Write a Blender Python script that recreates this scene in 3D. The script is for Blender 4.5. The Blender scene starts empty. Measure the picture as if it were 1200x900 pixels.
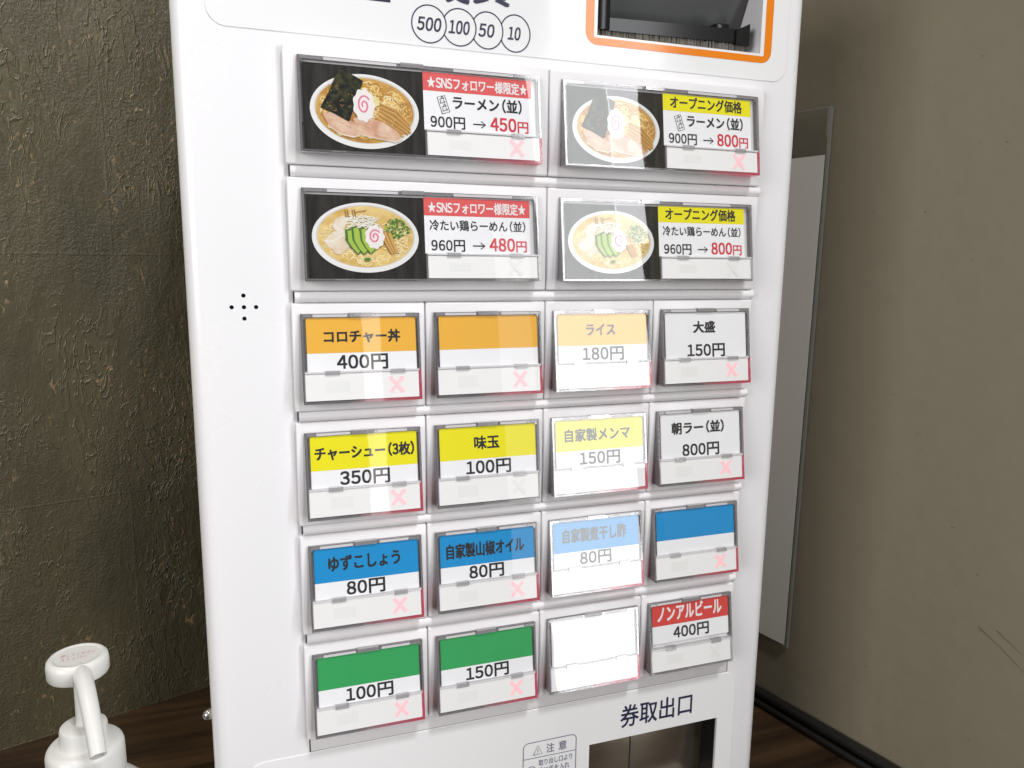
import bpy, bmesh, math, random
from mathutils import Vector, Matrix

random.seed(7)
SC = bpy.context.scene
COL = SC.collection
U = 0.06            # one button pitch in metres; all modelling below is in this unit
HC = 6.0            # height of the top of the third button row above the counter


def W(X, Y, Z):
    """panel coordinates (X right, Y down, Z into the machine) to world metres"""
    return Vector((X * U, Z * U, (HC - Y) * U))


# ------------------------------------------------------------------ camera
cam_d = bpy.data.cameras.new('camera')
cam = bpy.data.objects.new('camera', cam_d)
COL.objects.link(cam)
SC.camera = cam
rows = ((0.946010908702128, -0.010837220956979383, -0.32395356960296584),
        (-0.04334545350216651, 0.9862345284637009, -0.15957013043384158),
        (0.3212234927231593, 0.1649969984815218, 0.9325188782082768))
axes = [Vector((r[0], r[2], -r[1])) for r in rows]      # right, down, forward
cam.matrix_world = Matrix.Translation(W(-0.27006, -0.34981, -5.76779)) @ \
    Matrix((axes[0], -axes[1], -axes[2])).transposed().to_4x4()
cam_d.sensor_width = 36.0
cam_d.lens = 36.0 * 885.4 / 1200.0
cam_d.clip_start = 0.01
cam_d.clip_end = 60.0

# ------------------------------------------------------------------ world, lamps, exposure
wd = bpy.data.worlds.new('World')
SC.world = wd
wd.use_nodes = True
wd.node_tree.nodes['Background'].inputs[0].default_value = (0.96, 0.97, 1.0, 1)
wd.node_tree.nodes['Background'].inputs[1].default_value = 0.14
SC.view_settings.view_transform = 'Standard'
SC.view_settings.look = 'None'
SC.view_settings.exposure = 0.07
SC.view_settings.gamma = 1.0
SC.cycles.max_bounces = 10
SC.cycles.transparent_max_bounces = 24
SC.cycles.caustics_reflective = False
SC.cycles.caustics_refractive = False


def area_lamp(name, loc, size, radiance, col=(1, 1, 1), target=None):
    d = bpy.data.lights.new(name, 'AREA')
    d.shape = 'RECTANGLE'
    d.size, d.size_y = size[0] * U, size[1] * U
    d.energy = radiance * math.pi * d.size * d.size_y
    d.color = col
    o = bpy.data.objects.new(name, d)
    COL.objects.link(o)
    o.location = W(*loc)
    if target is None:
        o.rotation_euler = (math.radians(90), 0, 0)
    else:
        v = W(*target) - o.location
        o.rotation_euler = v.to_track_quat('-Z', 'Y').to_euler()
    return o


# daylight of the shop's open front, to the right behind the camera beyond the end of the grey wall
area_lamp('doorway_street', (13.6, 7.5, -25), (4.5, 11), 6.2, (0.98, 0.99, 1.0))
area_lamp('doorway_middle', (14.4, -3.2, -25), (5.1, 10.4), 5.8, (0.98, 0.99, 1.0))
area_lamp('doorway_upper', (13.85, -12.9, -25), (4.0, 9.0), 5.8, (0.97, 0.99, 1.0))
area_lamp('doorway_strip', (16.7, -12.9, -25.1), (1.7, 9.0), 7.5, (0.97, 0.97, 1.0))
area_lamp('doorway_side', (10.5, -1.0, -25), (1.5, 16), 0.8, (1, 0.99, 0.97))
area_lamp('doorway_gap', (4.3, -1.5, -25), (0.75, 10), 2.4, (1, 0.97, 0.92))
area_lamp('doorway_sunlit', (22.0, -8.0, -25.2), (8.4, 20), 26.0, (0.985, 0.99, 1.0))
# unseen lamps added to brighten the right wall, machine front and upper left wall
area_lamp('added_left_lamp', (-24, -6, -18), (14, 14), 8.0, (1, 0.975, 0.95), target=(5.0, 0, 0))  # unseen light far left, put in to brighten the right wall
area_lamp('added_high_lamp', (6.3, -31.3, -23), (3.6, 3.6), 190.0, (0.985, 0.99, 1.0), target=(1.0, 0, 1.0))  # added high lamp, so the machine's shadow darkens the lower left wall
area_lamp('added_wall_lamp', (-7.0, -12.0, 0.5), (3, 3), 6.0, (1, 0.95, 0.84), target=(-4.0, -3, 4.8)).data.spread = math.radians(80)  # added to lighten the top of the left wall


# ------------------------------------------------------------------ materials
def new_mat(name):
    m = bpy.data.materials.new(name)
    m.use_nodes = True
    nt = m.node_tree
    b = nt.nodes['Principled BSDF']
    return m, nt, b


def N(nt, typ, **kw):
    n = nt.nodes.new(typ)
    for k, v in kw.items():
        setattr(n, k, v)
    return n


def plain(name, col, rough=0.5, spec=0.5, metal=0.0, var=0.0, scale=40, bump=0.0, coat=0.0):
    m, nt, b = new_mat(name)
    b.inputs['Base Color'].default_value = (*col, 1)
    b.inputs['Roughness'].default_value = rough
    b.inputs['Specular IOR Level'].default_value = spec
    b.inputs['Metallic'].default_value = metal
    if coat:
        b.inputs['Coat Weight'].default_value = coat
        b.inputs['Coat Roughness'].default_value = 0.05
    if var or bump:
        tc = N(nt, 'ShaderNodeTexCoord')
        no = N(nt, 'ShaderNodeTexNoise')
        no.inputs['Scale'].default_value = scale
        no.inputs['Detail'].default_value = 6
        nt.links.new(tc.outputs['Object'], no.inputs['Vector'])
        if var:
            mx = N(nt, 'ShaderNodeMix', data_type='RGBA')
            mx.inputs['A'].default_value = (*[c * (1 - var) for c in col], 1)
            mx.inputs['B'].default_value = (*[min(1, c * (1 + var)) for c in col], 1)
            nt.links.new(no.outputs['Fac'], mx.inputs['Factor'])
            nt.links.new(mx.outputs['Result'], b.inputs['Base Color'])
        if bump:
            bp = N(nt, 'ShaderNodeBump')
            bp.inputs['Strength'].default_value = bump
            bp.inputs['Distance'].default_value = 0.001
            nt.links.new(no.outputs['Fac'], bp.inputs['Height'])
            nt.links.new(bp.outputs['Normal'], b.inputs['Normal'])
    return m


def smudged(m, lo, hi, scale):
    """uneven gloss, as handled plastic has"""
    nt = m.node_tree
    tc = N(nt, 'ShaderNodeTexCoord')
    no = N(nt, 'ShaderNodeTexNoise')
    no.inputs['Scale'].default_value = scale
    no.inputs['Detail'].default_value = 7
    mr = N(nt, 'ShaderNodeMapRange')
    mr.inputs['From Min'].default_value = 0.3
    mr.inputs['From Max'].default_value = 0.7
    mr.inputs['To Min'].default_value = lo
    mr.inputs['To Max'].default_value = hi
    nt.links.new(tc.outputs['Object'], no.inputs['Vector'])
    nt.links.new(no.outputs['Fac'], mr.inputs['Value'])
    nt.links.new(mr.outputs[0], nt.nodes['Principled BSDF'].inputs['Roughness'])


def noisy(name, c1, c2, scale, rough=0.5, stretch=(1, 1, 1), lo=0.35, hi=0.65, detail=6):
    """two colours mottled by noise, for printed food pictures"""
    m, nt, b = new_mat(name)
    b.inputs['Roughness'].default_value = rough
    b.inputs['Specular IOR Level'].default_value = 0.12
    tc = N(nt, 'ShaderNodeTexCoord')
    mp = N(nt, 'ShaderNodeMapping')
    mp.inputs['Scale'].default_value = stretch
    no = N(nt, 'ShaderNodeTexNoise')
    no.inputs['Scale'].default_value = scale
    no.inputs['Detail'].default_value = detail
    cr = N(nt, 'ShaderNodeValToRGB')
    cr.color_ramp.elements[0].position = lo
    cr.color_ramp.elements[1].position = hi
    cr.color_ramp.elements[0].color = (*c1, 1)
    cr.color_ramp.elements[1].color = (*c2, 1)
    nt.links.new(tc.outputs['Object'], mp.inputs['Vector'])
    nt.links.new(mp.outputs['Vector'], no.inputs['Vector'])
    nt.links.new(no.outputs['Fac'], cr.inputs['Fac'])
    nt.links.new(cr.outputs['Color'], b.inputs['Base Color'])
    return m


def clear(name, tint, gloss_mul, base=0.0, rough=0.015, white=0.0, wob=0.0):
    """thin clear plastic: see-through plus a Fresnel reflection"""
    m, nt, b = new_mat(name)
    out = nt.nodes['Material Output']
    nt.nodes.remove(b)
    tr = N(nt, 'ShaderNodeBsdfTransparent')
    tr.inputs[0].default_value = (*tint, 1)
    gl = N(nt, 'ShaderNodeBsdfGlossy')
    gl.inputs['Color'].default_value = (1, 1, 1, 1)
    gl.inputs['Roughness'].default_value = rough
    lwt = N(nt, 'ShaderNodeLayerWeight')
    lwt.inputs['Blend'].default_value = 0.5
    pw = N(nt, 'ShaderNodeMath', operation='POWER')
    pw.inputs[1].default_value = 5.0
    nt.links.new(lwt.outputs['Facing'], pw.inputs[0])
    fr = N(nt, 'ShaderNodeMath', operation='MULTIPLY_ADD')   # Schlick, the same from both sides
    fr.inputs[1].default_value = 0.96
    fr.inputs[2].default_value = 0.04
    nt.links.new(pw.outputs[0], fr.inputs[0])
    mu = N(nt, 'ShaderNodeMath', operation='MULTIPLY_ADD', use_clamp=True)
    mu.inputs[1].default_value = gloss_mul
    mu.inputs[2].default_value = base
    mx = N(nt, 'ShaderNodeMixShader')
    nt.links.new(fr.outputs[0], mu.inputs[0])
    nt.links.new(mu.outputs[0], mx.inputs[0])
    nt.links.new(tr.outputs[0], mx.inputs[1])
    nt.links.new(gl.outputs[0], mx.inputs[2])
    if wob:
        tc = N(nt, 'ShaderNodeTexCoord')
        no = N(nt, 'ShaderNodeTexNoise')
        no.inputs['Scale'].default_value = 28
        no.inputs['Detail'].default_value = 1
        bp = N(nt, 'ShaderNodeBump')
        bp.inputs['Strength'].default_value = wob
        bp.inputs['Distance'].default_value = 0.001
        nt.links.new(tc.outputs['Object'], no.inputs['Vector'])
        nt.links.new(no.outputs['Fac'], bp.inputs['Height'])
        nt.links.new(bp.outputs['Normal'], gl.inputs['Normal'])
    last = mx
    if white:
        df = N(nt, 'ShaderNodeBsdfDiffuse')
        df.inputs[0].default_value = (0.75, 0.73, 0.75, 1)
        m2 = N(nt, 'ShaderNodeMixShader')
        m2.inputs[0].default_value = white
        nt.links.new(mx.outputs[0], m2.inputs[1])
        nt.links.new(df.outputs[0], m2.inputs[2])
        last = m2
    nt.links.new(last.outputs[0], out.inputs['Surface'])
    return m


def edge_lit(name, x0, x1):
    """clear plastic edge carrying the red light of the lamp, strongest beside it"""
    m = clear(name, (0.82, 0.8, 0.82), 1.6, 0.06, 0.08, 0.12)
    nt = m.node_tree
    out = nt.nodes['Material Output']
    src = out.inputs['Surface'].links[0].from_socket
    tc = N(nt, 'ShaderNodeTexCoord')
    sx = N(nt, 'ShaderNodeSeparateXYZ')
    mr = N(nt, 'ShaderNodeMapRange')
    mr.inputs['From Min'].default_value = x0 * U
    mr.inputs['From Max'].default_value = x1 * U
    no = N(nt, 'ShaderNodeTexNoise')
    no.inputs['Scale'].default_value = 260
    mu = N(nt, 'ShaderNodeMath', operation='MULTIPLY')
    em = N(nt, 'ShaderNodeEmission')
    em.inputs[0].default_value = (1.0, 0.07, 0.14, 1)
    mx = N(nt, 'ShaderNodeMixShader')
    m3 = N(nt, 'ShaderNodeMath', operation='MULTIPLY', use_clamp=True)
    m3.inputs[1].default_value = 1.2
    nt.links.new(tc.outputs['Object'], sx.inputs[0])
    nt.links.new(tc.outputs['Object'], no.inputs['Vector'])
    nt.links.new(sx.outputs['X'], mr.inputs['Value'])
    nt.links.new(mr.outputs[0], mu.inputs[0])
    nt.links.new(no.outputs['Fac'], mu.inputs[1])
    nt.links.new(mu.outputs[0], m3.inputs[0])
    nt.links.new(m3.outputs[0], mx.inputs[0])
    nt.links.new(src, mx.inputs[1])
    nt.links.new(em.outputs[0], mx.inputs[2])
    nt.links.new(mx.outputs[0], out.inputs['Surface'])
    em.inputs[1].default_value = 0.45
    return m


M = {}
M['panel'] = plain('white_panel_plastic', (0.79, 0.785, 0.80), 0.22, 0.5, var=0.012, scale=9)
M['overlay'] = plain('white_overlay_sheet', (0.80, 0.80, 0.805), 0.08, 0.5, var=0.01, scale=7)
M['bezel'] = plain('pale_grey_button_plastic', (0.80, 0.785, 0.80), 0.30, 0.5, var=0.02, scale=30)
M['cabinet'] = plain('cabinet_paint', (0.70, 0.69, 0.68), 0.4, 0.4, var=0.02)
M['gap'] = plain('dark_seam', (0.03, 0.028, 0.028), 0.7, 0.2)
M['hole'] = plain('speaker_hole', (0.008, 0.008, 0.01), 0.9, 0.1)
M['card'] = plain('white_card_paper', (0.90, 0.90, 0.92), 0.55, 0.3, var=0.01, scale=60)
M['ink'] = plain('black_ink', (0.018, 0.017, 0.02), 0.6, 0.3)
M['navy'] = plain('navy_print', (0.02, 0.02, 0.06), 0.4, 0.4)
M['greyink'] = plain('grey_blue_print', (0.17, 0.18, 0.24), 0.5, 0.3)
M['whiteink'] = plain('white_print', (0.85, 0.83, 0.83), 0.6, 0.3)
M['redink'] = plain('red_print', (0.66, 0.035, 0.055), 0.6, 0.3)
M['orange'] = plain('orange_band', (0.86, 0.45, 0.045), 0.55, 0.3, var=0.02, scale=80)
M['yellow'] = plain('yellow_band', (0.86, 0.78, 0.0), 0.55, 0.3, var=0.02, scale=80)
M['blue'] = plain('blue_band', (0.0, 0.27, 0.62), 0.55, 0.3, var=0.03, scale=80)
M['green'] = plain('green_band', (0.03, 0.36, 0.10), 0.55, 0.3, var=0.04, scale=120)
M['red'] = plain('red_band', (0.68, 0.055, 0.045), 0.55, 0.3, var=0.03, scale=80)
M['salmon'] = plain('salmon_red_band', (0.74, 0.10, 0.10), 0.55, 0.3, var=0.02, scale=80)
M['button'] = plain('white_translucent_button', (0.90, 0.895, 0.89), 0.3, 0.4, var=0.01)
M['smudge'] = plain('faint_lamp_window', (0.85, 0.85, 0.835), 0.35, 0.3)
M['tray'] = plain('grey_button_tray', (0.78, 0.765, 0.775), 0.4, 0.4, var=0.05)
M['pane'] = clear('clear_cover_plastic', (0.985, 0.985, 0.985), 1.75, 0.0, 0.018, 0.0, 0.08)
M['rim'] = clear('clear_cover_edge', (0.93, 0.925, 0.93), 1.8, 0.14, 0.05, 0.14)
M['rimline'] = clear('clear_cover_outline', (0.60, 0.585, 0.595), 1.5, 0.05, 0.10, 0.06)
M['rimwhite'] = clear('highlight_cover_edge', (0.9, 0.9, 0.9), 1.6, 0.10, 0.12, 0.75)  # highlights on the clear edge and seam, put in as white pieces
M['clip'] = clear('clear_clip', (0.74, 0.73, 0.74), 1.6, 0.16, 0.12, 0.22)
M['inner'] = plain('shadowed_cover_gap', (0.20, 0.18, 0.18), 0.35, 0.6)
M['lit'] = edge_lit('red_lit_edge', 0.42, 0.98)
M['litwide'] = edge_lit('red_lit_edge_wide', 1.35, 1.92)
m, nt, b = new_mat('red_lamp_cross')
b.inputs['Base Color'].default_value = (0.87, 0.64, 0.67, 1)
b.inputs['Roughness'].default_value = 0.5
b.inputs['Emission Color'].default_value = (1.0, 0.10, 0.16, 1)
b.inputs['Emission Strength'].default_value = 0.30
M['cross'] = m
M['crossoff'] = plain('unlit_lamp_cross', (0.86, 0.86, 0.845), 0.5, 0.3)
M['slotorange'] = plain('orange_frame_sticker', (0.80, 0.22, 0.008), 0.12, 0.5, var=0.02)
M['black'] = plain('black_gloss_plastic', (0.010, 0.010, 0.011), 0.16, 0.35)
M['slotgrey'] = plain('grey_slot_guide', (0.065, 0.067, 0.068), 0.35, 0.5, var=0.03)
M['bristle'] = plain('brush_bristles', (0.16, 0.145, 0.125), 0.7, 0.2, var=0.35, scale=900)
M['flap'] = plain('dark_outlet_flap', (0.30, 0.255, 0.195), 0.26, 0.5, 0.9, var=0.4, scale=25)  # reflection of brown surroundings put into the base colour
M['metal'] = plain('steel_bolt', (0.55, 0.54, 0.5), 0.28, 0.5, 1.0)
M['pump'] = plain('white_pump_plastic', (0.68, 0.675, 0.65), 0.32, 0.5, var=0.01)
M['bottle'] = plain('milky_bottle_plastic', (0.74, 0.74, 0.74), 0.3, 0.5)
M['redtext'] = plain('faded_red_print', (0.62, 0.30, 0.32), 0.5, 0.3)
M['rightwall'] = plain('olive_grey_wall_paint', (0.275, 0.240, 0.172), 0.58, 0.3, var=0.04, scale=60, bump=0.35)
M['scuff'] = plain('dark_scuff', (0.12, 0.10, 0.075), 0.7, 0.2)
M['trim'] = plain('black_rubber_trim', (0.014, 0.013, 0.012), 0.4, 0.4)
M['acrylic'] = clear('clear_acrylic', (0.96, 0.96, 0.95), 0.9, 0.0, 0.05, 0.02)
M['acrylicedge'] = clear('acrylic_edge', (0.86, 0.86, 0.82), 1.3, 0.05, 0.12, 0.12)
M['paper'] = plain('cream_paper', (0.86, 0.83, 0.77), 0.7, 0.2, var=0.03, scale=12)
# printed food pictures
M['slate'] = noisy('picture_dark_wood', (0.008, 0.007, 0.006), (0.030, 0.027, 0.023), 60, 0.5, (6, 1, 0.7))
M['bowl'] = plain('picture_bowl', (0.78, 0.78, 0.77), 0.5, 0.3)
M['bowlshade'] = plain('picture_bowl_rim', (0.60, 0.60, 0.60), 0.5, 0.3)
M['soup'] = noisy('picture_soup', (0.42, 0.19, 0.035), (0.66, 0.40, 0.11), 130, 0.5)
M['soup2'] = noisy('picture_pale_soup', (0.60, 0.38, 0.09), (0.80, 0.62, 0.27), 130, 0.5)
M['noodle'] = plain('picture_noodle', (0.82, 0.56, 0.18), 0.5, 0.3)
M['noodle2'] = plain('picture_noodle_dark', (0.47, 0.23, 0.045), 0.5, 0.3)
M['noodle3'] = plain('picture_noodle_pale', (0.88, 0.72, 0.38), 0.5, 0.3)
M['nori'] = noisy('picture_nori', (0.006, 0.008, 0.006), (0.075, 0.075, 0.022), 330, 0.5, lo=0.42, hi=0.78)
M['meat'] = noisy('picture_pork', (0.60, 0.32, 0.21), (0.76, 0.56, 0.42), 170, 0.5)
M['porkdark'] = plain('picture_pork_lean', (0.58, 0.30, 0.20), 0.5, 0.3)
M['chicken'] = noisy('picture_chicken', (0.68, 0.54, 0.38), (0.80, 0.72, 0.60), 150, 0.5)
M['menma'] = plain('picture_bamboo_shoot', (0.60, 0.35, 0.09), 0.5, 0.3)
M['menmad'] = plain('picture_bamboo_shoot_dark', (0.34, 0.16, 0.035), 0.5, 0.3)
M['naruto'] = plain('picture_fishcake', (0.82, 0.78, 0.76), 0.5, 0.3)
M['pink'] = plain('picture_fishcake_pink', (0.74, 0.20, 0.30), 0.5, 0.3)
M['cuke'] = plain('picture_cucumber', (0.36, 0.50, 0.06), 0.5, 0.3)
M['cukeskin'] = plain('picture_cucumber_skin', (0.05, 0.16, 0.02), 0.5, 0.3)
M['leek'] = plain('picture_leek', (0.80, 0.80, 0.74), 0.5, 0.3)
M['scallion'] = plain('picture_scallion', (0.06, 0.20, 0.025), 0.5, 0.3)
M['ginger'] = noisy('picture_ginger', (0.66, 0.50, 0.14), (0.78, 0.68, 0.34), 200, 0.5)


smudged(M['panel'], 0.14, 0.32, 22)
smudged(M['overlay'], 0.05, 0.16, 30)
smudged(M['bezel'], 0.22, 0.40, 40)
smudged(M['rightwall'], 0.45, 0.70, 15)


# left wall: thick glossy paint over coarse chipboard
def chipboard():
    m, nt, b = new_mat('painted_chipboard')
    L = nt.links.new
    tc = N(nt, 'ShaderNodeTexCoord')
    mp = N(nt, 'ShaderNodeMapping')
    mp.inputs['Scale'].default_value = (1, 1, 0.42)
    L(tc.outputs['Object'], mp.inputs['Vector'])

    def noise(scale, detail, src, rough=0.55):
        n = N(nt, 'ShaderNodeTexNoise')
        n.inputs['Scale'].default_value = scale
        n.inputs['Detail'].default_value = detail
        n.inputs['Roughness'].default_value = rough
        L(src, n.inputs['Vector'])
        return n

    def ramp(src, p0, c0, p1, c1):
        r = N(nt, 'ShaderNodeValToRGB')
        r.color_ramp.elements[0].position = p0
        r.color_ramp.elements[0].color = (*c0, 1)
        r.color_ramp.elements[1].position = p1
        r.color_ramp.elements[1].color = (*c1, 1)
        L(src, r.inputs['Fac'])
        return r

    def madd(src, mul, add):
        n = N(nt, 'ShaderNodeMath', operation='MULTIPLY_ADD')
        L(src, n.inputs[0])
        if hasattr(mul, 'links'):
            L(mul, n.inputs[1])
        else:
            n.inputs[1].default_value = mul
        if hasattr(add, 'links'):
            L(add, n.inputs[2])
        else:
            n.inputs[2].default_value = add
        return n.outputs[0]
    wn = noise(40, 3, mp.outputs[0])
    ad = N(nt, 'ShaderNodeVectorMath', operation='MULTIPLY_ADD')
    ad.inputs[1].default_value = (0.030, 0.030, 0.030)
    L(wn.outputs['Color'], ad.inputs[0])
    L(mp.outputs[0], ad.inputs[2])
    vec = ad.outputs[0]
    # thin curled edges of chips where a warped noise crosses its middle, patchy
    r1 = noise(105, 2, vec)
    ab = N(nt, 'ShaderNodeMath', operation='ABSOLUTE')
    L(madd(r1.outputs['Fac'], 1.0, -0.5), ab.inputs[0])
    ridge = ramp(ab.outputs[0], 0.0, (1, 1, 1), 0.034, (0, 0, 0))
    patch = ramp(noise(26, 3, mp.outputs[0]).outputs['Fac'], 0.45, (0, 0, 0), 0.62, (1, 1, 1))
    rp = N(nt, 'ShaderNodeMath', operation='MULTIPLY')
    L(ridge.outputs[0], rp.inputs[0])
    L(patch.outputs[0], rp.inputs[1])
    n1 = noise(190, 6, vec, 0.6)
    n2 = noise(60, 3, mp.outputs[0])
    grit = noise(520, 4, tc.outputs['Object'], 0.6)
    gm = ramp(noise(17, 3, mp.outputs[0]).outputs['Fac'], 0.42, (0, 0, 0), 0.6, (1, 1, 1))
    g = N(nt, 'ShaderNodeMath', operation='MULTIPLY')
    L(grit.outputs['Fac'], g.inputs[0])
    L(gm.outputs[0], g.inputs[1])
    h = madd(rp.outputs[0], 0.55, 0.0)
    h = madd(n1.outputs['Fac'], 0.75, h)
    h = madd(n2.outputs['Fac'], 0.9, h)
    h = madd(g.outputs[0], 0.75, h)
    sx = N(nt, 'ShaderNodeSeparateXYZ')
    L(tc.outputs['Object'], sx.inputs[0])
    cx = N(nt, 'ShaderNodeCombineXYZ')
    L(sx.outputs['X'], cx.inputs['X'])
    L(sx.outputs['Z'], cx.inputs['Y'])
    brk = N(nt, 'ShaderNodeTexBrick')
    brk.inputs['Scale'].default_value = 1.0
    brk.inputs['Brick Width'].default_value = 0.27
    brk.inputs['Row Height'].default_value = 0.19
    brk.inputs['Mortar Size'].default_value = 0.0009
    brk.inputs['Mortar Smooth'].default_value = 0.3
    L(cx.outputs[0], brk.inputs['Vector'])
    jn = N(nt, 'ShaderNodeMath', operation='MULTIPLY')
    L(brk.outputs['Fac'], jn.inputs[0])
    L(noise(50, 2, tc.outputs['Object']).outputs['Fac'], jn.inputs[1])
    h = madd(jn.outputs[0], 0.4, h)
    bp = N(nt, 'ShaderNodeBump')
    bp.inputs['Strength'].default_value = 0.60
    bp.inputs['Distance'].default_value = 0.0026
    L(h, bp.inputs['Height'])
    L(bp.outputs['Normal'], b.inputs['Normal'])
    base = ramp(noise(13, 4, mp.outputs[0]).outputs['Fac'], 0.32, (0.062, 0.054, 0.031), 0.68, (0.112, 0.097, 0.054))
    chips = ramp(noise(300, 3, vec).outputs['Fac'], 0.61, (0, 0, 0), 0.70, (1, 1, 1))
    cp = N(nt, 'ShaderNodeMath', operation='MULTIPLY')
    L(chips.outputs[0], cp.inputs[0])
    L(ramp(noise(22, 2, mp.outputs[0]).outputs['Fac'], 0.46, (0, 0, 0), 0.56, (1, 1, 1)).outputs[0], cp.inputs[1])
    mx = N(nt, 'ShaderNodeMix', data_type='RGBA')
    mx.inputs['B'].default_value = (0.27, 0.18, 0.10, 1)
    L(cp.outputs[0], mx.inputs['Factor'])
    L(base.outputs[0], mx.inputs['A'])
    L(mx.outputs['Result'], b.inputs['Base Color'])
    b.inputs['Roughness'].default_value = 0.38
    b.inputs['Specular IOR Level'].default_value = 0.42
    return m


def wood():
    m, nt, b = new_mat('brown_counter_wood')
    tc = N(nt, 'ShaderNodeTexCoord')
    mp = N(nt, 'ShaderNodeMapping')
    mp.inputs['Scale'].default_value = (2, 26, 26)
    mp.inputs['Rotation'].default_value = (0, 0, math.radians(-17))
    no = N(nt, 'ShaderNodeTexNoise')
    no.inputs['Scale'].default_value = 2.2
    no.inputs['Detail'].default_value = 8
    no.inputs['Distortion'].default_value = 0.6
    cr = N(nt, 'ShaderNodeValToRGB')
    cr.color_ramp.elements[0].position = 0.35
    cr.color_ramp.elements[0].color = (0.018, 0.009, 0.005, 1)
    cr.color_ramp.elements[1].position = 0.68
    cr.color_ramp.elements[1].color = (0.080, 0.044, 0.020, 1)
    nt.links.new(tc.outputs['Object'], mp.inputs['Vector'])
    nt.links.new(mp.outputs[0], no.inputs['Vector'])
    nt.links.new(no.outputs['Fac'], cr.inputs['Fac'])
    nt.links.new(cr.outputs['Color'], b.inputs['Base Color'])
    b.inputs['Roughness'].default_value = 0.38
    return m


M['chipboard'] = chipboard()
M['wood'] = wood()


GLYPHS = {}


def glyph(ch):
    """outline of one character of Blender's built-in font as a flat mesh"""
    if ch not in GLYPHS:
        c = bpy.data.curves.new('lettering', 'FONT')
        c.body = ch
        c.size = 1.0
        c.resolution_u = 4
        o = bpy.data.objects.new('lettering', c)
        COL.objects.link(o)
        dg = bpy.context.evaluated_depsgraph_get()
        me = bpy.data.meshes.new_from_object(o.evaluated_get(dg))
        GLYPHS[ch] = ([(v.co.x, v.co.y) for v in me.vertices], [list(p.vertices) for p in me.polygons])
        bpy.data.objects.remove(o)
        bpy.data.meshes.remove(me)
        bpy.data.curves.remove(c)
    return GLYPHS[ch]


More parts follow.
